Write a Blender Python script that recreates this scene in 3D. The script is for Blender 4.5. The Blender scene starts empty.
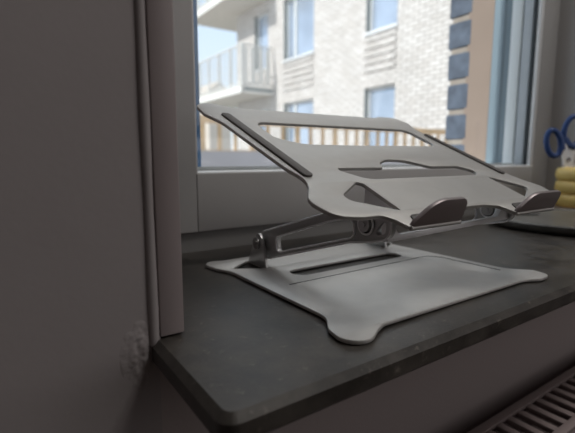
import bpy, bmesh, math, random
from mathutils import Vector, Matrix
random.seed(4)
S = 0.115            # one layout unit = camera height above the sill, in metres
C = bpy.context.scene.collection

# ---------------------------------------------------------------- materials
def nt(name):
    m = bpy.data.materials.new(name); m.use_nodes = True
    n = m.node_tree; b = n.nodes['Principled BSDF']
    return m, n, b
def mat(name, col, rough=.5, metal=0., noise=0., nscale=20., bump=0., bscale=200., spec=.5, aniso=None):
    m, n, b = nt(name)
    b.inputs['Roughness'].default_value = rough; b.inputs['Metallic'].default_value = metal
    b.inputs['Specular IOR Level'].default_value = spec
    b.inputs['Base Color'].default_value = (*col, 1)
    tc = n.nodes.new('ShaderNodeTexCoord')
    if noise:
        t = n.nodes.new('ShaderNodeTexNoise'); t.inputs['Scale'].default_value = nscale; t.inputs['Detail'].default_value = 6
        n.links.new(tc.outputs['Object'], t.inputs['Vector'])
        r = n.nodes.new('ShaderNodeValToRGB')
        r.color_ramp.elements[0].position = .3; r.color_ramp.elements[1].position = .7
        r.color_ramp.elements[0].color = (*[c*(1-noise) for c in col], 1)
        r.color_ramp.elements[1].color = (*[min(1, c*(1+noise)) for c in col], 1)
        n.links.new(t.outputs['Fac'], r.inputs['Fac']); n.links.new(r.outputs['Color'], b.inputs['Base Color'])
    if bump:
        t = n.nodes.new('ShaderNodeTexNoise'); t.inputs['Scale'].default_value = bscale; t.inputs['Detail'].default_value = 4
        n.links.new(tc.outputs['Object'], t.inputs['Vector'])
        bp = n.nodes.new('ShaderNodeBump'); bp.inputs['Strength'].default_value = bump; bp.inputs['Distance'].default_value = .001
        n.links.new(t.outputs['Fac'], bp.inputs['Height']); n.links.new(bp.outputs['Normal'], b.inputs['Normal'])
    return m

M = {}
M['wall'] = mat('painted_plaster', (.37, .335, .335), .85, bump=.1, bscale=200, noise=.04, nscale=9)
M['wall_low'] = mat('painted_plaster_low', (.42, .365, .36), .85, bump=.2, bscale=260)  # same wall paint, lightened to offset the shade below the sill
M['room'] = mat('room_paint', (.34, .31, .30), .9, noise=.03)
M['lining'] = mat('lining_paint', (.42, .36, .36), .45, noise=.03, nscale=14)
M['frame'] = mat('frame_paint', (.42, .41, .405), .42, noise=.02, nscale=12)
M['rebate'] = mat('rebate_shaded', (.22, .215, .21), .5)  # darker than the frame, carries the shade of the recess
M['frame_lit'] = mat('frame_highlight', (.78, .78, .78), .35)  # paler than the frame, the bead's highlight put into its colour
M['gasket'] = mat('rubber_gasket', (.015, .022, .025), .6)
M['clad_blue'] = mat('cladding_dark_blue', (.10, .22, .42), .4, noise=.2, nscale=10)
M['clad_grey'] = mat('cladding_blue_grey', (.22, .29, .34), .4)
M['clad_mid'] = mat('cladding_mid', (.50, .54, .58), .4)
M['clad_light'] = mat('cladding_light', (.85, .90, .92), .35)
M['beige'] = mat('exterior_render_beige', (.30, .235, .195), .9, noise=.05, nscale=8)
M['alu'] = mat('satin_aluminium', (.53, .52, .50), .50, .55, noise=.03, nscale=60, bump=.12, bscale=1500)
M['alu_lightened'] = mat('lightened_aluminium', (.68, .67, .65), .45, .55, noise=.03, nscale=60, bump=.12, bscale=1500)  # tray aluminium lightened to offset the shade under the tray
M['alu_lit'] = mat('lit_aluminium', (.9, .9, .91), .4, .1)  # pale copy of the aluminium: painted edge glints, brightened shaded parts
M['alu_shaded'] = mat('shaded_aluminium', (.34, .30, .30), .45, .75)  # darker aluminium copy, shade of the room-facing side put into the colour
M['alu_arm'] = mat('arm_aluminium', (.48, .48, .48), .30, .6)
M['rubber'] = mat('grey_rubber', (.11, .10, .093), .6)
M['groove'] = mat('groove_dark', (.05, .05, .05), .6)
M['steel'] = mat('dark_steel', (.42, .41, .40), .25, .8)
M['black'] = mat('black_hole', (.012, .012, .012), .6)
M['slate'] = mat('slate_plate', (.15, .145, .135), .35, noise=.4, nscale=14, bump=.3, bscale=90)
M['yellow'] = mat('yellow_glaze', (.86, .62, .20), .38, noise=.06, nscale=20)
M['blush'] = mat('blush_ceramic', (.55, .45, .40), .4)
M['blue'] = mat('blue_plastic', (.018, .055, .19), .35)
M['blade'] = mat('scissor_steel', (.92, .93, .94), .35, .2)
M['rad'] = mat('radiator_enamel', (.30, .24, .235), .5)
M['timber'] = mat('fence_timber', (.58, .41, .25), .8, noise=.2, nscale=8)
M['lavender'] = mat('parapet_grey', (.44, .42, .44), .8, noise=.04, nscale=2)
M['white_ext'] = mat('balcony_paint', (.80, .79, .76), .7)
M['soffit'] = mat('balcony_soffit', (.62, .58, .53), .8)
M['rail'] = mat('balcony_railing', (.62, .62, .60), .5)
M['extfr'] = mat('exterior_window_frame', (.70, .72, .72), .5)
M['extjamb'] = mat('exterior_window_jamb', (.20, .23, .23), .6)
M['extsill'] = mat('flashing', (.78, .80, .82), .4)
M['ground'] = mat('ground', (.35, .35, .33), .9, noise=.1, nscale=.5)
M['bead'] = mat('painted_bead', (.37, .335, .335), .85)
M['caulk'] = mat('lumpy_filler', (.37, .335, .335), .85, noise=.05, nscale=60, bump=.3, bscale=180)
M['farhouse'] = mat('far_house', (.62, .56, .50), .9)
M['reed'] = mat('brick_dark', (.10, .125, .17), .8, noise=.3, nscale=30)
M['mortar'] = mat('mortar_beige', (.36, .32, .28), .9, noise=.1, nscale=30)

# window glass: clear with a faint reflection
def glass(name, refl=.06, tint=(1, 1, 1)):
    m, n, b = nt(name); n.nodes.remove(b)
    out = n.nodes['Material Output']
    tr = n.nodes.new('ShaderNodeBsdfTransparent'); tr.inputs['Color'].default_value = (*tint, 1)
    gl = n.nodes.new('ShaderNodeBsdfGlossy'); gl.inputs['Roughness'].default_value = .02
    mx = n.nodes.new('ShaderNodeMixShader'); mx.inputs[0].default_value = refl
    n.links.new(tr.outputs[0], mx.inputs[1]); n.links.new(gl.outputs[0], mx.inputs[2]); n.links.new(mx.outputs[0], out.inputs['Surface'])
    return m
M['glass'] = glass('window_glass', .04, (.97, .985, .985))
M['balglass'] = mat('balcony_infill', (.72, .78, .85), .4)
# panes of the building opposite, the reflected sky put into their blue
M['extpane'] = mat('exterior_pane', (.48, .56, .68), .2, .5, noise=.22, nscale=.9)

# stone sill
def stone():
    m, n, b = nt('dark_stone')
    tc = n.nodes.new('ShaderNodeTexCoord')
    a = n.nodes.new('ShaderNodeTexNoise'); a.inputs['Scale'].default_value = 30; a.inputs['Detail'].default_value = 8; a.inputs['Roughness'].default_value = .65
    r = n.nodes.new('ShaderNodeValToRGB'); e = r.color_ramp.elements
    e[0].position = .32; e[0].color = (.022, .020, .018, 1); e[1].position = .70; e[1].color = (.092, .082, .072, 1)
    v = n.nodes.new('ShaderNodeTexNoise'); v.inputs['Scale'].default_value = 110; v.inputs['Detail'].default_value = 10; v.inputs['Roughness'].default_value = .8
    r2 = n.nodes.new('ShaderNodeValToRGB'); e = r2.color_ramp.elements
    e[0].position = .58; e[0].color = (0, 0, 0, 1); e[1].position = .66; e[1].color = (1, 1, 1, 1)
    mx = n.nodes.new('ShaderNodeMixRGB'); mx.inputs[2].default_value = (.24, .21, .18, 1)
    mu = n.nodes.new('ShaderNodeMath'); mu.operation = 'MULTIPLY'; mu.inputs[1].default_value = .8
    L = n.links
    for t in (a, v): L.new(tc.outputs['Object'], t.inputs['Vector'])
    L.new(a.outputs['Fac'], r.inputs['Fac']); L.new(v.outputs['Fac'], r2.inputs['Fac'])
    L.new(r2.outputs['Color'], mu.inputs[0]); L.new(mu.outputs[0], mx.inputs[0]); L.new(r.outputs['Color'], mx.inputs[1])
    L.new(mx.outputs[0], b.inputs['Base Color'])
    rr = n.nodes.new('ShaderNodeMapRange'); rr.inputs['To Min'].default_value = .22; rr.inputs['To Max'].default_value = .46
    L.new(a.outputs['Fac'], rr.inputs['Value']); L.new(rr.outputs[0], b.inputs['Roughness'])
    bp = n.nodes.new('ShaderNodeBump'); bp.inputs['Strength'].default_value = .35; bp.inputs['Distance'].default_value = .0008
    L.new(v.outputs['Fac'], bp.inputs['Height']); L.new(bp.outputs['Normal'], b.inputs['Normal'])
    return m
M['stone'] = stone()

def brick(name, c1, c2, mo, w=.25, h=.078):
    m, n, b = nt(name); L = n.links
    tc = n.nodes.new('ShaderNodeTexCoord'); sp = n.nodes.new('ShaderNodeSeparateXYZ'); cb = n.nodes.new('ShaderNodeCombineXYZ')
    L.new(tc.outputs['Object'], sp.inputs[0]); L.new(sp.outputs['Y'], cb.inputs['X']); L.new(sp.outputs['Z'], cb.inputs['Y'])
    t = n.nodes.new('ShaderNodeTexBrick'); t.inputs['Scale'].default_value = 1
    t.inputs['Brick Width'].default_value = w; t.inputs['Row Height'].default_value = h
    t.inputs['Mortar Size'].default_value = .012; t.inputs['Bias'].default_value = 0
    t.inputs['Color1'].default_value = (*c1, 1); t.inputs['Color2'].default_value = (*c2, 1); t.inputs['Mortar'].default_value = (*mo, 1)
    L.new(cb.outputs[0], t.inputs['Vector'])
    nn = n.nodes.new('ShaderNodeTexNoise'); nn.inputs['Scale'].default_value = 2.2; L.new(tc.outputs['Object'], nn.inputs['Vector'])
    mx = n.nodes.new('ShaderNodeMixRGB'); mx.blend_type = 'MULTIPLY'; mx.inputs[0].default_value = .25
    L.new(t.outputs['Color'], mx.inputs[1]); L.new(nn.outputs['Fac'], mx.inputs[2]); L.new(mx.outputs[0], b.inputs['Base Color'])
    bp = n.nodes.new('ShaderNodeBump'); bp.inputs['Strength'].default_value = .8; bp.inputs['Distance'].default_value = .01; bp.invert = True
    L.new(t.outputs['Fac'], bp.inputs['Height']); L.new(bp.outputs['Normal'], b.inputs['Normal'])
    b.inputs['Roughness'].default_value = .9
    return m
M['brick'] = brick('pale_brick', (.86, .83, .81), (.72, .68, .65), (.44, .41, .39))

# ---------------------------------------------------------------- object helpers
def link(name, me, m, parent=None):
    o = bpy.data.objects.new(name, me); C.objects.link(o)
    for x in (m if isinstance(m, (list, tuple)) else [m]): me.materials.append(M[x] if isinstance(x, str) else x)
    if parent is not None: o.parent = parent
    return o
def from_bm(name, bm, m, parent=None, smooth=None, scale=S, origin=None):
    """vertices in layout units -> metres; origin (layout units) becomes the object's origin"""
    if origin is not None and parent is None:
        bmesh.ops.translate(bm, verts=bm.verts, vec=-Vector(origin))
    if scale != 1: bmesh.ops.scale(bm, verts=bm.verts, vec=(scale,)*3)
    bmesh.ops.recalc_face_normals(bm, faces=bm.faces)
    me = bpy.data.meshes.new(name); bm.to_mesh(me); bm.free()
    if smooth is not None:
        for p in me.polygons: p.use_smooth = True
        me.set_sharp_from_angle(angle=math.radians(smooth))
    o = link(name, me, m, parent)
    if origin is not None and parent is None: o.location = Vector(origin)*scale
    return o
def box(bm, x0, x1, y0, y1, z0, z1, bev=0, seg=2):
    r = bmesh.ops.create_cube(bm, size=1)
    for v in r['verts']:
        v.co = Vector(((x0+x1)/2+v.co.x*(x1-x0), (y0+y1)/2+v.co.y*(y1-y0), (z0+z1)/2+v.co.z*(z1-z0)))
    if bev:
        es = list({e for v in r['verts'] for e in v.link_edges})
        bmesh.ops.bevel(bm, geom=es, offset=bev, segments=seg, affect='EDGES', profile=.5)
def boxobj(name, b, m, parent=None, bev=0, scale=S, **k):
    bm = bmesh.new(); box(bm, *b, bev=bev); return from_bm(name, bm, m, parent, scale=scale, smooth=40 if bev else None, **k)
def cyl(bm, p0, p1, r0, r1=None, seg=24, caps=True):
    p0, p1 = Vector(p0), Vector(p1); d = p1-p0; r1 = r0 if r1 is None else r1
    q = d.to_track_quat('Z', 'Y').to_matrix().to_4x4(); q.translation = (p0+p1)/2
    bmesh.ops.create_cone(bm, cap_ends=caps, segments=seg, radius1=r0, radius2=r1, depth=d.length, matrix=q)
def tube(bm, pts, r, seg=12, closed=False):
    pts = [Vector(p) for p in pts]; n = len(pts); rings = []
    rs = r if isinstance(r, (list, tuple)) else [r]*n
    up = None
    for i, p in enumerate(pts):
        a = pts[(i-1) % n] if (closed or i > 0) else p; b = pts[(i+1) % n] if (closed or i < n-1) else p
        t = (b-a).normalized()
        if up is None: up = t.orthogonal().normalized()
        up = (up-t*up.dot(t)).normalized(); s = t.cross(up)
        rings.append([bm.verts.new(p+(up*math.cos(2*math.pi*k/seg)+s*math.sin(2*math.pi*k/seg))*rs[i]) for k in range(seg)])
    for i in range(n if closed else n-1):
        A, B = rings[i], rings[(i+1) % n]
        for k in range(seg): bm.faces.new((A[k], A[(k+1) % seg], B[(k+1) % seg], B[k]))
    if not closed:
        bm.faces.new(rings[0][::-1]); bm.faces.new(rings[-1])
def lathe(bm, prof, c, seg=56):
    cx, cy = c; rings = []
    for r, z in prof:
        rings.append([bm.verts.new((cx+r*math.cos(2*math.pi*k/seg), cy+r*math.sin(2*math.pi*k/seg), z)) for k in range(seg)] if r > 1e-6 else [bm.verts.new((cx, cy, z))])
    for A, B in zip(rings, rings[1:]):
        for k in range(seg):
            j = (k+1) % seg
            if len(A) == 1 and len(B) > 1: bm.faces.new((A[0], B[j], B[k]))
            elif len(B) == 1 and len(A) > 1: bm.faces.new((A[k], A[j], B[0]))
            elif len(A) > 1: bm.faces.new((A[k], A[j], B[j], B[k]))
def fillet(pts, n=7):
    """pts: (x, y, r) -> rounded closed polygon"""
    out = []; N = len(pts)
    for i in range(N):
        p = Vector(pts[i][:2]); r = pts[i][2] if len(pts[i]) > 2 else 0
        a = Vector(pts[i-1][:2])-p; b = Vector(pts[(i+1) % N][:2])-p
        la, lb = a.length, b.length; a.normalize(); b.normalize()
        ang = a.angle(b)
        if r <= 0 or ang > math.pi-.02: out.append(p); continue
        d = min(r/math.tan(ang/2), la*.49, lb*.49); r2 = d*math.tan(ang/2)
        c = p+(a+b).normalized()*(r2/math.sin(ang/2))
        s = p+a*d-c; e = p+b*d-c
        tot = s.angle(e); sg = 1 if s.x*e.y-s.y*e.x > 0 else -1
        a0 = math.atan2(s.y, s.x)
        for k in range(n+1):
            t = a0+sg*tot*k/n; out.append(c+Vector((math.cos(t), math.sin(t)))*r2)
    return out
def sheet(name, outer, holes, thick, mtx, m, parent=None, bev=.004, n=7, scale=S, smooth=35, flat=False):
    """flat sheet with holes; its local z=0 is the top face, body goes to -thick; mtx maps local -> layout"""
    cu = bpy.data.curves.new(name, 'CURVE'); cu.dimensions = '2D'; cu.fill_mode = 'BOTH'
    for poly in [outer]+list(holes):
        pl = fillet(poly, n); sp = cu.splines.new('POLY'); sp.points.add(len(pl)-1)
        for q, p in zip(sp.points, pl): q.co = (p.x, p.y, 0, 1)
        sp.use_cyclic_u = True
    cu.extrude = thick/2-bev; cu.bevel_depth = bev; cu.bevel_resolution = 0 if flat else 1; cu.offset = -bev
    o = bpy.data.objects.new('temp', cu); C.objects.link(o)
    dg = bpy.context.evaluated_depsgraph_get(); dg.update()
    me = bpy.data.meshes.new_from_object(o.evaluated_get(dg)); bpy.data.objects.remove(o); bpy.data.curves.remove(cu)
    bm = bmesh.new(); bm.from_mesh(me); bpy.data.meshes.remove(me)
    bmesh.ops.remove_doubles(bm, verts=bm.verts, dist=1e-5)
    for v in bm.verts: v.co.z -= thick/2
    bm.transform(mtx)
    return from_bm(name, bm, m, parent, smooth=smooth, scale=scale)
def tag(o, label=None, cat=None, group=None, kind=None):
    if label: o['label'] = label
    if cat: o['category'] = cat
    if group: o['group'] = group
    if kind: o['kind'] = kind
    return o
def empty(name, label, cat, group=None, kind=None, loc=(0, 0, 0)):
    o = bpy.data.objects.new(name, None); C.objects.link(o); o.location = loc; o.empty_display_size = .02
    return tag(o, label, cat, group, kind)
def struct(name, bm, m, label, smooth=None, scale=S):
    return tag(from_bm(name, bm, m, smooth=smooth, scale=scale), label, name.split('_')[0] if name.split('_')[0] != 'trim' else 'trim', kind='structure')

# ---------------------------------------------------------------- the room (layout units)
YW, YF = 2.27, 4.20                  # inner wall face, window frame face
XL, XR = .69, 9.40                   # opening
ZB, ZT = -7.4, 15.                   # floor, ceiling
X0, X1, Y0 = -11., 22., -26.         # room extents
WO = 6.0                             # outer wall face
bm = bmesh.new()
box(bm, X0, XL, YW, WO, ZB, ZT)
struct('wall_window_left', bm, 'wall', 'dim pinkish grey plaster wall left of the window')
bm = bmesh.new()
box(bm, XL, XR, YW, WO, ZB, -.153)
struct('wall_under_window', bm, 'wall_low', 'dim pinkish wall below the dark stone sill')
bm = bmesh.new(); box(bm, XR, X1, YW, WO, ZB, ZT)
struct('wall_window_right', bm, 'frame', 'grey painted wall and window reveal at the right')
bm = bmesh.new(); box(bm, XL, XR, YW, WO, 12.6, ZT)
struct('wall_above_window', bm, 'wall', 'wall above the window')
bm = bmesh.new(); box(bm, X0-.8, X0, Y0, WO, ZB, ZT); struct('wall_left', bm, 'room', 'left wall of the room')
bm = bmesh.new(); box(bm, X1, X1+.8, Y0, WO, ZB, ZT); struct('wall_right', bm, 'room', 'right wall of the room')
bm = bmesh.new(); box(bm, X0, X1, Y0-.8, Y0, ZB, ZT); struct('wall_back', bm, 'room', 'back wall of the room')
bm = bmesh.new(); box(bm, X0-.8, X1+.8, Y0-.8, WO, ZB-.5, ZB); struct('floor', bm, mat('oak_floor', (.09, .065, .05), .5, noise=.2, nscale=3), 'floor of the room')
bm = bmesh.new(); box(bm, X0-.8, X1+.8, Y0-.8, WO, ZT, ZT+.5); struct('ceiling', bm, 'room', 'ceiling of the room')

# lining board at the left of the opening, standing on the sill
bm = bmesh.new(); box(bm, XL+.005, .835, YW-.025, YF+.3, .012, 12.6, bev=.012)
struct('trim_1', bm, 'lining', 'pinkish painted lining board edge at the left of the window', smooth=40)
# soft filler bead along the lining board
bm = bmesh.new()
pts = []
for i in range(60):
    z = -.03+i*.21
    pts.append((XL-.02, YW+.012, z))
tube(bm, pts, [.034+.002*math.sin(i*1.3) for i in range(60)], seg=16)
struct('trim_2', bm, 'bead', 'soft filler bead where the wall meets the lining board', smooth=60)

# stone window sill with an ear at the left and bevelled edges
sill = sheet('window_sill', [(XL-.04, YW+.03, 0), (XL-.04, 1.375, .085), (10.4, 1.375, 0), (10.4, YW-.002, 0), (XR-.005, YW-.002, 0), (XR-.005, YF+.28, 0), (XL+.01, YF+.28, 0), (XL+.01, YW+.03, 0)],
             [], .152, Matrix.Identity(4), 'stone', None, bev=.035, smooth=25, flat=True)
tag(sill, 'dark grey stone window sill with chamfered edge', 'window sill', kind='structure')
# lumps of filler where sill and wall meet
bm = bmesh.new()
from mathutils import noise as mnoise
G = []
for i in range(41):
    row = []
    for j in range(61):
        x = XL-.22+.20*i/40; z = -.28+.42*j/60
        u, v = (i/40-.62)/.38, (j/60-.5)/.5
        msk = max(0, 1-(u*u if u > 0 else (u*.62)**2)-v*v)**.7
        h = (.004+.014*max(0, mnoise.noise(Vector((x*16, z*12, 3)))+.25)+.003*mnoise.noise(Vector((x*50, z*45, 1))))*msk
        row.append(bm.verts.new((x, YW+.002-h, z)))
    G.append(row)
for i in range(40):
    for j in range(60): bm.faces.new((G[i][j], G[i+1][j], G[i+1][j+1], G[i][j+1]))
struct('trim_3', bm, 'caulk', 'rough lumps of filler on the wall at the end of the sill', smooth=70)

# ---------------------------------------------------------------- the window
GX0, GX1, GZ = 1.76, 8.694, .867
win = empty('window_1', 'grey framed window with clear glass behind the laptop stand', 'window', kind='structure', loc=(5*S, YF*S, .2*S))
def wpart(name, bm, m, smooth=None, parent=win):
    bmesh.ops.translate(bm, verts=bm.verts, vec=-Vector((5, YF, .2)))
    return from_bm(name, bm, m, parent, smooth=smooth)
bm = bmesh.new()
box(bm, XL+.15, 1.748, YF, YF+.5, .22, 12.5, bev=.012)          # left stile
box(bm, GX1+.10, XR-.006, YF, YF+.5, .22, 12.5, bev=.02)         # right stile
box(bm, 1.752, GX1+.1, YF+.002, YF+.5, .222, GZ-.03, bev=.012)       # bottom rail
box(bm, 1.752, GX1+.1, YF+.002, YF+.5, 12.0, 12.5, bev=.012)
wpart('frame', bm, 'frame', 40)
bm = bmesh.new(); box(bm, XL+.16, XR-.01, YF+.05, YF+.5, .0, .225)
wpart('bottom_rebate', bm, 'rebate')
# glazing bead, slopes towards the glass
bm = bmesh.new()
def slope(x0, x1, y0, y1, z0, z1):
    vs = [bm.verts.new(p) for p in [(x0, y0, z0), (x1, y0, z0), (x1, y1, z0), (x0, y1, z0), (x0, y0, z0+.015), (x1, y0, z0+.015), (x1, y1, z1), (x0, y1, z1)]]
    for f in [(0, 1, 2, 3), (4, 5, 6, 7), (0, 1, 5, 4), (2, 3, 7, 6), (1, 2, 6, 5), (0, 3, 7, 4)]: bm.faces.new([vs[i] for i in f])
slope(1.755, GX1+.1, YF+.004, YF+.10, GZ-.035, GZ)
box(bm, 1.74, 1.765, YF+.004, YF+.12, GZ-.03, 12.1, bev=.006)
box(bm, GX1, GX1+.105, YF+.01, YF+.083, GZ-.03, 12.1, bev=.015)
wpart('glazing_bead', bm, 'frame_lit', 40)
bm = bmesh.new()
box(bm, 1.765, GX1, YF+.10, YF+.135, GZ-.02, GZ+.004)
box(bm, GX1-.002, GX1+.05, YF+.085, YF+.14, GZ, 12.1)
wpart('gasket', bm, 'gasket')
bm = bmesh.new(); box(bm, 1.765, GX1+.02, YF+.14, YF+.16, GZ-.01, 12.1)
wpart('pane', bm, 'glass')
# outer frame profiles seen through the glass
bm = bmesh.new()
box(bm, GX1, GX1+.1, YF+.165, YF+.34, GZ-.1, 12.1, bev=.008); wpart('spacer_profile', bm, 'clad_mid', 40)
bm = bmesh.new()
box(bm, GX1-.02, GX1+.1, YF+.365, YF+.575, GZ-.1, 12.1, bev=.02); wpart('outer_profile', bm, 'clad_light', 40)
bm = bmesh.new()
box(bm, GX1-.0, GX1+.1, YF+.58, YF+.95, GZ-.1, 12.1, bev=.01)
box(bm, GX1-.02, GX1+.1, YF+.70, YF+.76, GZ-.1, 12.1, bev=.01); wpart('cladding', bm, 'clad_grey', 40)
bm = bmesh.new()
box(bm, XL+.2, 2.11, YF+.70, YF+.90, GZ-.25, 12.1, bev=.02); wpart('cladding', bm, 'clad_blue', 40)
bm = bmesh.new()
slope(XL+.2, GX1+.1, YF+1.85, YF+.3, GZ-.05, GZ+.035); wpart('outer_sill', bm, 'extsill')

# outer part of the right reveal: beige render, then bricks
bm = bmesh.new(); box(bm, GX1+.0, XR+.6, YF+.95, 5.72, -3, 13)
struct('trim_4', bm, 'beige', 'sunlit beige rendered reveal outside the window')
bm = bmesh.new(); box(bm, GX1+.03, XR+.6, 5.72, 6.13, -3, 13)
struct('trim_5', bm, 'mortar', 'beige mortar between the dark facade bricks')
bm = bmesh.new(); z = -.575
while z < 12:
    j = random.uniform(-.02, .02)
    box(bm, GX1-.005, XR+.6, 5.64, 6.19+j, z, z+.545, bev=.02, seg=1); z += .665
struct('trim_6', bm, 'reed', 'dark blue grey bricks at the outer corner of the reveal', smooth=40)

# ---------------------------------------------------------------- radiator
rad = empty('radiator', 'pinkish panel radiator with slotted top grille below the sill', 'radiator', loc=(6*S, 1.78*S, -7.2*S))
def rp(name, bm, m='rad', smooth=None):
    bmesh.ops.translate(bm, verts=bm.verts, vec=-Vector((6, 1.78, -7.2))); return from_bm(name, bm, m, rad, smooth=smooth)
bm = bmesh.new(); box(bm, 2.0, 10.5, 1.50, 1.56, -6.4, -1.5, bev=.02); rp('front_panel', bm, smooth=40)
bm = bmesh.new(); box(bm, 2.0, 10.5, 1.96, 2.02, -6.4, -1.5, bev=.02); rp('back_panel', bm, smooth=40)
bm = bmesh.new()
box(bm, 2.0, 10.5, 1.935, 2.02, -1.53, -1.49, bev=.008); box(bm, 2.0, 10.5, 1.50, 1.58, -1.53, -1.49, bev=.008)
x = 2.06
while x < 10.4:
    vs = []
    box(bm, x, x+.088, 1.57, 1.945, -1.56, -1.505, bev=.012); x += .186
rp('top_grille', bm, smooth=40)
for k in (2.0, 10.44):
    bm = bmesh.new(); box(bm, k, k+.06, 1.56, 1.96, -6.4, -1.5); rp('side_panel', bm)
bm = bmesh.new()
for k in range(40): box(bm, 2.15+k*.205, 2.17+k*.205, 1.6, 1.92, -6.3, -1.75)
rp('convector_fins', bm)
for k in (3.2, 9.3):
    bm = bmesh.new(); box(bm, k, k+.2, 2.02, YW, -2.4, -1.9); rp('wall_bracket', bm)
for k in (2.4, 10.0):
    bm = bmesh.new(); cyl(bm, (k, 1.78, -7.4), (k, 1.78, -6.35), .07); rp('pipe', bm)

# ---------------------------------------------------------------- laptop stand
BX, BY = 2.68, 2.6
st = empty('laptop_stand', 'folding brushed aluminium laptop stand standing on the dark stone sill', 'laptop stand', loc=(BX*S, BY*S, 0))
OFF = Matrix.Translation((-BX, -BY, 0))
TH = .026
# base
def mir(l, c=2.645): return [(2*c-p[0], *p[1:]) for p in l][::-1]
left = [(1.68, 3.60, .25), (1.62, 3.65, .12), (1.53, 3.56, .12), (1.56, 3.36, .15), (1.625, 3.22, .4), (1.622, 1.93, .2), (1.51, 1.78, .12), (1.47, 1.61, .12), (1.60, 1.525, .12), (1.745, 1.615, .12), (1.84, 1.657, .12)]
right = mir(left)
right[1:4] = [(3.60, 1.585, .10), (3.77, 1.60, .08), (3.81, 1.76, .10)]
right[0] = (3.46, 1.655, .3)
bo = left+right
bo[0] = (1.74, 3.60, .25)
slot = [(2.02, 2.75, .1), (2.02, 2.96, .1), (3.33, 2.96, .1), (3.33, 2.75, .1)]
tri = [(1.665, 3.285, .03), (1.94, 3.475, .01), (1.94, 3.12, .01)]
base = sheet('base_plate', bo, [slot, tri, mir(tri, 2.70)], TH, OFF @ Matrix.Translation((0, 0, .034)), 'alu_lightened', st, bev=.006)
# engraved groove on the base
bm = bmesh.new(); tube(bm, [(1.81, 2.60, .0335), (2.6, 2.61, .0335), (3.42, 2.62, .0335), (3.50, 2.60, .0335), (3.56, 2.50, .0335), (3.565, 1.91, .0335)], .0045, seg=6)
bm.transform(OFF); from_bm('groove', bm, 'groove', base)
for x, y in ((1.60, 3.54), (3.70, 3.54), (1.59, 1.63), (3.69, 1.68)):
    bm = bmesh.new(); cyl(bm, (x, y, 0), (x, y, .009), .075); bm.transform(OFF); from_bm('rubber_foot', bm, 'rubber', st)
# hinge tabs standing on the base: profile in (Y, z)
def yz(x):   # local (a, b, c) -> (x + c, a, b)
    return OFF @ Matrix.Translation((x, 0, 0)) @ Matrix(((0, 0, 1, 0), (1, 0, 0, 0), (0, 1, 0, 0), (0, 0, 0, 1)))
PR = (3.27, .235); PF = (1.96, .572)
for x, s in ((1.955, 1), (3.49, -1)):
    tab = sheet('hinge_tab', [(3.13, .03, .0), (3.20, .29, .07), (3.255, .34, .07), (3.32, .28, .07), (3.45, .03, 0)], [], .03, yz(x), 'alu_arm', st)
    bm = bmesh.new(); cyl(bm, (x-.03-s*.018, *PR), (x-.03+s*.09, *PR), .055); cyl(bm, (x-.035-s*.022, *PR), (x-.03-s*.018, *PR), .04)
    bm.transform(OFF); from_bm('pivot_bolt', bm, 'steel', st, smooth=40)
# arms
arm = [(3.33, .13, .08), (3.36, .25, .1), (3.24, .345, .08), (2.19, .655, .3), (1.93, .69, .1), (1.745, .665, .09), (1.76, .50, .09), (1.90, .465, .2), (2.12, .425, .3), (3.17, .105, .1)]
open_ = [(3.03, .185, .04), (3.045, .318, .04), (2.35, .542, .1), (2.085, .606, .06), (2.065, .468, .06), (2.2, .43, .1)]
tri2 = [(1.905, .50, .02), (1.79, .635, .03), (1.80, .53, .03)]
for x, s in ((2.03, 1), (3.46, -1)):
    a = sheet('arm', arm, [open_, tri2], .05, yz(x), 'alu_arm', st, bev=.006)
    bm = bmesh.new()
    for poly in (arm, open_):
        tube(bm, [(x-.052, q.x, q.y) for q in fillet([(u+(0 if poly is arm else 0), v, r) for u, v, r in poly], 5)], .0075, seg=8, closed=True)
    bm.transform(OFF); from_bm('rim', bm, 'alu_lit', a, smooth=60)
    bm = bmesh.new()
    xo = x-.05 if s > 0 else x-.05
    cyl(bm, (xo-.012, *PF), (xo+.075, *PF), .062); bm.transform(OFF); ring = from_bm('pivot_bush', bm, 'black', st, smooth=40)
    bm = bmesh.new()
    cyl(bm, (xo-.03, *PF), (xo-.010, *PF), .048, .050, seg=24)
    cyl(bm, (xo-.036, *PF), (xo-.028, *PF), .018, seg=6)
    bm.transform(OFF); from_bm('pivot_screw', bm, 'alu_arm', ring, smooth=40)
    bm = bmesh.new(); tube(bm, [(xo-.012, PF[0]+.066*math.cos(t*math.pi/16), PF[1]+.066*math.sin(t*math.pi/16)) for t in range(32)], .008, seg=8, closed=True)
    bm.transform(OFF); from_bm('collar', bm, 'alu_lit', ring, smooth=60)
# cross bar joining both arms at their lower front
cbm = [(1.99, -.045, .02), (1.99, .10, .02), (2.05, .10, .02), (2.09, -.005, .06), (3.26, .022, .10), (3.36, .13, .02), (3.46, .13, .02), (3.46, -.01, .03)]
mx = OFF @ Matrix.Translation((0, 1.79, .522)) @ Matrix.Rotation(math.radians(84), 4, 'X')
sheet('cross_bar', cbm, [], .05, mx, 'alu_lit', st, bev=.006)
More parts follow.
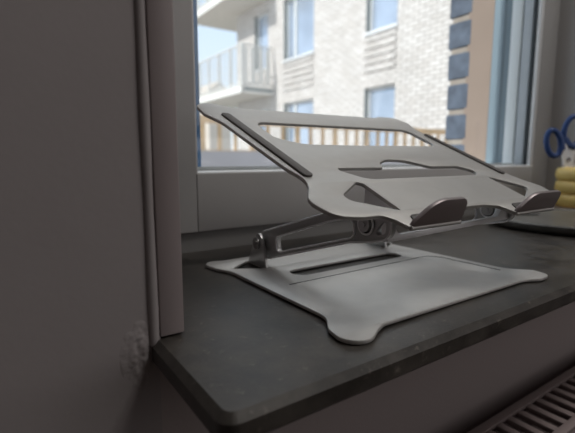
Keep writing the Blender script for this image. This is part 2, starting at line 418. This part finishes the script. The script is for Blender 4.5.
# tray
ang = math.radians(24)
TM = OFF @ Matrix.Translation((0, 1.74, .70)) @ Matrix.Rotation(ang, 4, 'X')
outer = [(1.60, .42, .3), (1.555, .60, .5), (1.485, 1.42, .3), (1.41, 1.60, .10), (1.42, 1.82, .12), (1.56, 1.90, .12), (1.78, 1.80, .3),
         (3.50, 1.815, .25), (3.62, 1.87, .1), (3.86, 1.88, .12), (3.95, 1.72, .12), (3.855, 1.50, .2), (3.86, .70, .5),
         (3.93, .30, .3), (4.06, .14, .12), (4.02, -.06, .12), (3.80, -.10, .2), (3.68, -.13, .05), (3.62, -.20, .0), (3.06, -.20, .0), (3.00, -.10, .04), (2.86, -.065, .3), (2.62, -.065, .2), (2.46, -.08, .05), (2.39, -.20, .0), (1.91, -.20, .0),
         (1.875, -.115, .06), (1.82, -.06, .08), (1.68, -.06, .2), (1.50, -.02, .14), (1.44, .16, .12), (1.55, .31, .12)]
hs = [[(1.79, 1.12, .12), (1.78, 1.47, .12), (3.66, 1.475, .10), (3.66, 1.03, .10), (2.6, 1.0, .1), (1.97, 1.0, .5)],
      [(1.97, .53, .03), (1.99, .572, .02), (2.44, .568, .02), (2.48, .65, .08), (2.62, .72, .2), (2.82, .70, .3), (3.02, .572, .1), (3.38, .572, .06), (3.52, .47, .06), (3.42, .39, .06), (2.12, .385, .2)],
      [(1.675, .16, .06), (1.985, .36, .05), (2.02, .33, .01), (2.02, -.03, .01)],
      [(3.83, .13, .04), (3.545, .345, .035), (3.52, .33, .01), (3.52, -.02, .01)]]
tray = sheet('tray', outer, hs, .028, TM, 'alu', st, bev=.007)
# upturned hooks on the front edge
def hook(x0, x1, xt0, xt1, H):
    prof = [(x0, 0, 0), (x0+.015, .05, .3), (xt0+.03, H, .22), (xt1, H, .075), (x1, .05, .08), (x1, 0, 0)]
    m = TM @ Matrix.Translation((0, -.21, -.02)) @ Matrix.Rotation(math.radians(90), 4, 'X')
    h = sheet('hook', prof, [], .03, m, 'alu_shaded', tray, bev=.007)
    bm = bmesh.new(); cyl(bm, (x0+.003, -.205, -.014), (x1-.003, -.205, -.014), .0145, seg=12); bm.transform(TM); from_bm('bend', bm, 'alu', h, smooth=40)
    pad = sheet('rubber_pad', [(x0+.06, -.175, .01), (x0+.10, -.10, .03), (x1-.10, -.10, .03), (x1-.04, -.175, .01)], [], .012, TM @ Matrix.Translation((0, 0, .010)), 'rubber', tray, bev=.003)
hook(1.92, 2.39, 2.04, 2.37, .18)
hook(3.06, 3.62, 3.17, 3.62, .165)
# long rubber strips on both sides
sheet('rubber_strip', [(1.545, 1.60, .03), (1.625, 1.60, .03), (1.685, .44, .03), (1.61, .44, .03)], [], .018, TM @ Matrix.Translation((0, 0, .016)), 'rubber', tray, bev=.005)
sheet('rubber_strip', [(3.79, 1.34, .03), (3.855, 1.34, .03), (3.875, .38, .03), (3.80, .38, .03)], [], .018, TM @ Matrix.Translation((0, 0, .016)), 'rubber', tray, bev=.005)
# brackets bent down from the tray to the front pivots
for x, nm in ((2.06, 1), (3.55, -1)):
    def pt(v, w=-.01): return (1.74+v*math.cos(ang)-w*math.sin(ang), .70+v*math.sin(ang)+w*math.cos(ang))
    a0, a1 = pt(.33), pt(-.02)
    xx = 2.045 if nm > 0 else 3.37
    if nm > 0: sheet('tray_bracket', [(*a1, 0), (1.87, .53, .07), (1.97, .49, .08), (2.06, .56, .07), (*a0, 0)], [], .024, yz(2.065), 'alu_lit', tray, bev=.005)  # pale copy brightens this bracket inside the tray hole
    else: sheet('tray_bracket', [(*a1, 0), (1.87, .53, .07), (1.97, .49, .08), (2.06, .56, .07), (*a0, 0)], [], .024, yz(3.495), 'alu_arm', tray, bev=.005)

# ---------------------------------------------------------------- slate plate, spoon, pot, scissors
PC = (7.0, 2.75)
pl = bmesh.new()
lathe(pl, [(0, .0), (1.02, .0), (1.09, .03), (1.15, .10), (1.155, .125), (1.14, .14), (1.11, .14), (1.08, .118), (0, .115)], PC, 96)
o = from_bm('serving_plate', pl, 'slate', smooth=35, origin=(*PC, 0))
tag(o, 'round dark slate serving plate lying on the sill at the right', 'plate')
# teaspoon on the plate
bm = bmesh.new()
sp0 = Vector((6.80, 3.38, .15)); dr = Vector((.83, -.56, 0)).normalized(); sd = Vector((-dr.y, dr.x, 0))
rows = []
for i in range(17):
    t = i/16; L_ = -1.0+1.3*t
    if t > .72:
        u = (t-.72)/.28; w = .125*math.sqrt(max(0.002, 1-(2*u-1)**2))+.012; cup = -.035*(1-(2*u-1)**2)
    else: w = .022+.018*abs(.5-t); cup = 0
    rows.append([bm.verts.new(sp0+dr*L_+sd*w*k+Vector((0, 0, .03*math.cos(t*3)+.01+cup*(1-k*k)))) for k in (-1, -.5, 0, .5, 1)])
for A, B in zip(rows, rows[1:]):
    for k in range(4): bm.faces.new((A[k], A[k+1], B[k+1], B[k]))
bmesh.ops.solidify(bm, geom=list(bm.faces), thickness=.015)
o = from_bm('teaspoon', bm, 'steel', smooth=60, origin=(7.22, 3.12, .12)); tag(o, 'small metal teaspoon lying on the dark slate plate', 'spoon')
# yellow pot
PX, PY = 8.72, 3.28
bm = bmesh.new()
zb, R = .12, .42
prof = [(0, zb), (R-.06, zb)]
nr = 3; hh = .70/nr
for k in range(nr):
    for j in range(9):
        a = math.pi*j/8; prof.append((R-.05+.065*math.sin(a)**.8 if 0 < j < 8 else R-.05, zb+.01+k*hh+hh*(1-math.cos(a))/2))
zt = zb+.01+.70
prof += [(R-.08, zt+.012), (R-.11, zt-.01), (R-.12, zt-.1), (R-.12, zb+.06), (0, zb+.06)]
lathe(bm, prof, (PX, PY), 64)
o = from_bm('ribbed_pot', bm, 'yellow', smooth=60, origin=(PX, PY, zb)); tag(o, 'yellow glazed pot with fat horizontal rings beside the slate plate', 'pot')
bm = bmesh.new(); lathe(bm, [(0, 0), (.34, 0), (.44, .06), (.46, .115), (.44, .12), (.40, .112), (0, .112)], (PX, PY), 64)
o = from_bm('saucer', bm, 'blush', smooth=50, origin=(PX, PY, 0)); tag(o, 'pale blush saucer under the yellow ribbed pot', 'saucer')

# scissors standing in the pot
rt = Vector((.823, -.568, 0)); upv = Vector((0, 0, 1)); fw = Vector((.568, .823, 0))
PXH = .0183
sc_o = Vector((PX, PY, 0))+rt*(-17*PXH)+Vector((0, 0, .83))         # near the rim, image x ~ 569, y ~ 165
sci = empty('scissors', 'scissors with blue plastic handles standing in the yellow pot', 'scissors', loc=sc_o*S)
def SP(x, y, d=0): return rt*((x-569)*PXH)+upv*((165-y)*PXH)+fw*d
def blade(pts, d, name):
    bm = bmesh.new()
    a = [bm.verts.new(SP(x, y, d)) for x, y in pts]; b = [bm.verts.new(SP(x, y, d+.022)) for x, y in pts]
    bm.faces.new(a[::-1]); bm.faces.new(b)
    for i in range(len(pts)): j = (i+1) % len(pts); bm.faces.new((a[i], a[j], b[j], b[i]))
    bmesh.ops.triangulate(bm, faces=[f for f in bm.faces if len(f.verts) > 4])
    return from_bm(name, bm, 'blade', sci)
bl1 = blade([(560, 140), (564.5, 139), (567.5, 150), (572, 158), (577, 168), (586, 188), (582, 190), (569, 170), (563.5, 160)], -.02, 'blade')
bl2 = blade([(577, 144), (572.5, 142), (568, 153), (564, 161), (568, 174), (580, 192), (584, 191), (575, 170), (574, 160)], .006, 'blade')
def loop(cx, cy, rx, ry, rot, d, stem, par):
    bm = bmesh.new(); pts = []
    for k in range(40):
        a = 2*math.pi*k/40; x = rx*math.cos(a); y = ry*math.sin(a)
        pts.append(SP(cx+x*math.cos(rot)-y*math.sin(rot), cy+x*math.sin(rot)+y*math.cos(rot), d))
    tube(bm, pts, .048, seg=12, closed=True)
    tube(bm, [SP(*p, d) for p in stem], [.03, .046, .046, .04, .03][:len(stem)], seg=12)
    h = from_bm('handle', bm, 'blue', sci, smooth=60); h['label'] = 'blue plastic finger loop'; return h
loop(553.3, 141.5, 6.8, 12.6, math.radians(-14), -.01, [(558, 131), (560.5, 137), (562, 143), (563, 148)], bl1)
loop(572.5, 130, 9.0, 14.5, math.radians(8), .02, [(566, 136), (568.5, 141), (573, 145), (575, 147)], bl2)
bm = bmesh.new(); cyl(bm, SP(568.8, 157, -.04), SP(568.8, 157, .04), .035); from_bm('pivot_screw', bm, 'steel', sci, smooth=40)

# ================================================================ outside, in metres
def mbox(bm, *b, bev=0): box(bm, *b, bev=bev)
def mobj(name, bm, m, parent=None, smooth=None): return from_bm(name, bm, m, parent, smooth=smooth, scale=1)
bm = bmesh.new(); mbox(bm, -60, 60, WO*S+.02, 90, -3.3, -3.2); tag(mobj('ground', bm, 'ground'), 'pale ground between the buildings', 'ground', kind='structure')

# apartment building opposite: facade is the plane x = XF
XF = 6.48; FY0, FY1 = 1.6, 12.12; FZ0, FZ1 = -3.2, 9.4
bld = empty('apartment_building', 'pale brick apartment building with balconies seen through the window', 'building', loc=(XF, 7, FZ0))
BO = Vector((XF, 7, FZ0))
def bp(name, bm, m, smooth=None, parent=bld):
    bmesh.ops.translate(bm, verts=bm.verts, vec=-BO); return mobj(name, bm, m, parent, smooth)
ST = 2.65
wins = []      # (y0, y1, z0, z1)
for k in (-2, -1, 0, 1):
    dz = 2.62+k*2.58
    for (a, b) in ((8.30, 9.56), (5.76, 6.58), (3.2, 4.0)):
        top_ = dz+1.50
        wins.append((a, b, dz, top_))
wins.append((10.33, 11.05, 2.60, 4.1)); wins.append((10.33, 11.05, 5.18, 6.7)); wins.append((10.33, 11.05, .02, 1.5))
ys = sorted({FY0, FY1, *[w[0] for w in wins], *[w[1] for w in wins]}); zs = sorted({FZ0, FZ1, *[w[2] for w in wins], *[w[3] for w in wins]})
bm = bmesh.new()
for a, b in zip(ys, ys[1:]):
    run = None
    for c, d in zip(zs, zs[1:]):
        my, mz = (a+b)/2, (c+d)/2
        if any(w[0] < my < w[1] and w[2] < mz < w[3] for w in wins):
            if run: mbox(bm, XF, XF+.2, a, b, *run); run = None
        else: run = [run[0], d] if run else [c, d]
    if run: mbox(bm, XF, XF+.2, a, b, *run)
bp('brick_wall', bm, 'brick')
bm = bmesh.new(); mbox(bm, XF+.2, XF+7, FY0, FY1, FZ0, FZ1); bp('building_core', bm, 'extjamb')
bm = bmesh.new(); mbox(bm, XF-.05, XF+7.1, FY0-.05, FY1+.05, FZ1, FZ1+.15); bp('roof', bm, 'extfr')
for (a, b, c, d) in wins:
    bm = bmesh.new()
    f = .055; x0, x1 = XF+.10, XF+.16
    mbox(bm, x0, x1, a, a+f, c, d); mbox(bm, x0, x1, b-f, b, c, d); mbox(bm, x0, x1, a+f, b-f, c, c+f); mbox(bm, x0, x1, a+f, b-f, d-f, d)
    if b-a > 1: mbox(bm, x0-.01, x1, b-.42, b-.34, c+f, d-f)
    fr = bp('window', bm, 'extfr')
    bm = bmesh.new(); mbox(bm, x0+.03, x0+.04, a+f, b-f, c+f, d-f); p = bp('pane', bm, 'extpane', parent=fr)
    bm = bmesh.new(); mbox(bm, XF-.001, XF+.11, b-.012, b, c, d); bp('jamb', bm, 'extjamb', parent=fr)
    bm = bmesh.new(); mbox(bm, XF-.05, XF+.12, a-.03, b+.03, c-.05, c); bp('ledge', bm, 'extsill', parent=fr)
    if b < 10:
        bm = bmesh.new()
        for i in range(5): mbox(bm, XF-.035, XF+.01, a, b, c-.17-i*.15, c-.10-i*.15)
        q = bp('ribbed_brick_panel', bm, 'brick')
# balconies
def balcony(zt, zbm, railh):
    root = None
    bm = bmesh.new(); mbox(bm, 5.50, XF, 10.05, 12.12, zbm, zt); mbox(bm, 5.50, XF+2.2, 12.12, 13.5, zbm, zt); sl = bp('balcony_slab', bm, 'soffit')
    bm = bmesh.new(); mbox(bm, 5.49, 5.52, 10.03, 13.5, zbm+.005, zt+.02); mbox(bm, 5.49, XF-.01, 10.03, 10.06, zbm+.005, zt+.02)
    bp('fascia', bm, 'white_ext', parent=sl)
    bm = bmesh.new()
    mbox(bm, 5.56, XF-.04, 10.02, 10.03, zt-.10, zt-.02)
    bp('drip_channel', bm, 'extjamb', parent=sl)
    r = zt+railh
    bm = bmesh.new()
    mbox(bm, 5.49, 5.53, 10.03, 13.5, r-.035, r); mbox(bm, 5.49, XF-.01, 10.03, 10.07, r-.035, r)
    mbox(bm, 5.49, 5.53, 10.03, 13.5, zt+.06, zt+.10); mbox(bm, 5.49, XF-.01, 10.03, 10.07, zt+.06, zt+.10)
    for y in (10.04, 10.7, 11.4, 12.08, 12.8, 13.48): mbox(bm, 5.485, 5.535, y-.02, y+.02, zt, r)
    rl = bp('balcony_railing', bm, 'rail')
    bm = bmesh.new()
    y = 10.12
    while y < 13.4: mbox(bm, 5.505, 5.515, y-.006, y+.006, zt+.1, r-.03); y += .10
    x = 5.56
    while x < XF-.03: mbox(bm, x-.006, x+.006, 10.045, 10.055, zt+.1, r-.03); x += .10
    bp('bars', bm, 'rail', parent=rl)
    return rl
balcony(1.97, 1.81, 1.07)
balcony(4.52, 4.36, 1.07)
# light panels in the near end of the balconies
for z in (1.97, 4.52):
    bm = bmesh.new()
    for i in range(4): mbox(bm, 5.56+i*.225, 5.70+i*.225, 10.07, 10.08, z+.12, z+1.0)
    bp('balcony_screen', bm, 'white_ext')

# terrace parapet with timber fence
FY = 4.15
bm = bmesh.new(); mbox(bm, -3, 6.3, FY, FY+.12, -3.2, .188); tag(mobj('wall_terrace', bm, 'lavender'), 'low grey terrace wall outside below the timber fence', 'wall', kind='structure')
fe = empty('timber_fence', 'pale timber picket fence on the low wall outside the window', 'fence', loc=(2.5, FY, .188))
def fp(name, bm, m='timber'):
    bmesh.ops.translate(bm, verts=bm.verts, vec=-Vector((2.5, FY, .188))); return mobj(name, bm, m, fe)
bm = bmesh.new(); mbox(bm, -1.2, 6.2, FY, FY+.07, .475, .553); fp('top_rail', bm)
bm = bmesh.new(); mbox(bm, -1.2, 6.2, FY+.01, FY+.05, .188, .20); fp('bottom_rail', bm)
x = -1.15
i = 0
while x < 6.2:
    w = .034 if i % 3 else .055
    bm = bmesh.new(); mbox(bm, x-w/2, x+w/2, FY+.01, FY+.045, .198, .48); fp('picket', bm); x += .196*random.uniform(.9, 1.1); i += 1
# pale house far away
hm = bmesh.new(); mbox(hm, 17.2, 19.5, 38, 44, -3.2, 6.2)
vs = [hm.verts.new(p) for p in [(17., 37.8, 6.2), (19.7, 37.8, 6.2), (19.7, 44.2, 6.2), (17., 44.2, 6.2), (18.35, 38.2, 7.4), (18.35, 43.8, 7.4)]]
for f in [(0, 1, 2, 3), (0, 1, 4), (2, 3, 5), (1, 2, 5, 4), (3, 0, 4, 5)]: hm.faces.new([vs[i] for i in f])
tag(from_bm('house', hm, 'farhouse', scale=1, origin=(18.3, 41, -3.2)), 'pale distant house seen through the balcony railing', 'house')

# ---------------------------------------------------------------- light
w = bpy.data.worlds.new('World'); bpy.context.scene.world = w; w.use_nodes = True
n = w.node_tree; bg = n.nodes['Background']
tc = n.nodes.new('ShaderNodeTexCoord'); sp = n.nodes.new('ShaderNodeSeparateXYZ'); rp_ = n.nodes.new('ShaderNodeValToRGB')
e = rp_.color_ramp.elements; e[0].position = 0; e[0].color = (.86, .90, .93, 1); e[1].position = .6; e[1].color = (.83, .86, .90, 1)
m1 = e.new(.12); m1.color = (.74, .84, .95, 1); m2 = e.new(.33); m2.color = (.58, .73, .92, 1)
n.links.new(tc.outputs['Generated'], sp.inputs[0]); n.links.new(sp.outputs['Z'], rp_.inputs['Fac']); n.links.new(rp_.outputs['Color'], bg.inputs['Color'])
bg.inputs['Strength'].default_value = 1.25
sun = bpy.data.lights.new('sun', 'SUN'); sun.energy = 3.6; sun.angle = math.radians(.6); sun.color = (1, .97, .92)
so = bpy.data.objects.new('sun', sun); C.objects.link(so)
so.rotation_euler = Vector((.80, -.10, -.60)).to_track_quat('-Z', 'Y').to_euler()
# soft fill light added behind the camera, no visible source
al = bpy.data.lights.new('room_fill', 'AREA'); al.energy = 6.5; al.size = 1.5; al.color = (1, .95, .94)
ao = bpy.data.objects.new('room_fill', al); C.objects.link(ao); ao.location = (1.7, -1.5, .75)
ao.rotation_euler = (Vector((.9, .3, -.25))-ao.location).to_track_quat('-Z', 'Y').to_euler()

a2 = bpy.data.lights.new('overhead_fill', 'AREA'); a2.energy = 11; a2.size = .5; a2.color = (1, .97, .93)  # unseen overhead light, added to brighten sill and tray
b2 = bpy.data.objects.new('overhead_fill', a2); C.objects.link(b2); b2.location = (.85, -.28, 1.66)

# ---------------------------------------------------------------- camera
f, cxp, cyp = 425., 287.5, 216.5
p = math.atan(58.5/f); a = math.radians(55.4)
fh = Vector((math.cos(a), math.sin(a), 0)); Fv = fh*math.cos(p)-Vector((0, 0, 1))*math.sin(p)
cam = bpy.data.cameras.new('camera'); co = bpy.data.objects.new('camera', cam); C.objects.link(co)
co.location = (0, 0, S); co.rotation_euler = Fv.to_track_quat('-Z', 'Y').to_euler()
cam.sensor_fit = 'HORIZONTAL'; cam.sensor_width = 36; cam.lens = 36*f/575
cam.clip_start = .01; cam.clip_end = 300
cam.dof.use_dof = True; cam.dof.focus_distance = .33; cam.dof.aperture_fstop = 7.0
sc = bpy.context.scene; sc.camera = co
sc.view_settings.view_transform = 'Standard'; sc.view_settings.look = 'None'; sc.view_settings.exposure = 0; sc.view_settings.gamma = 1
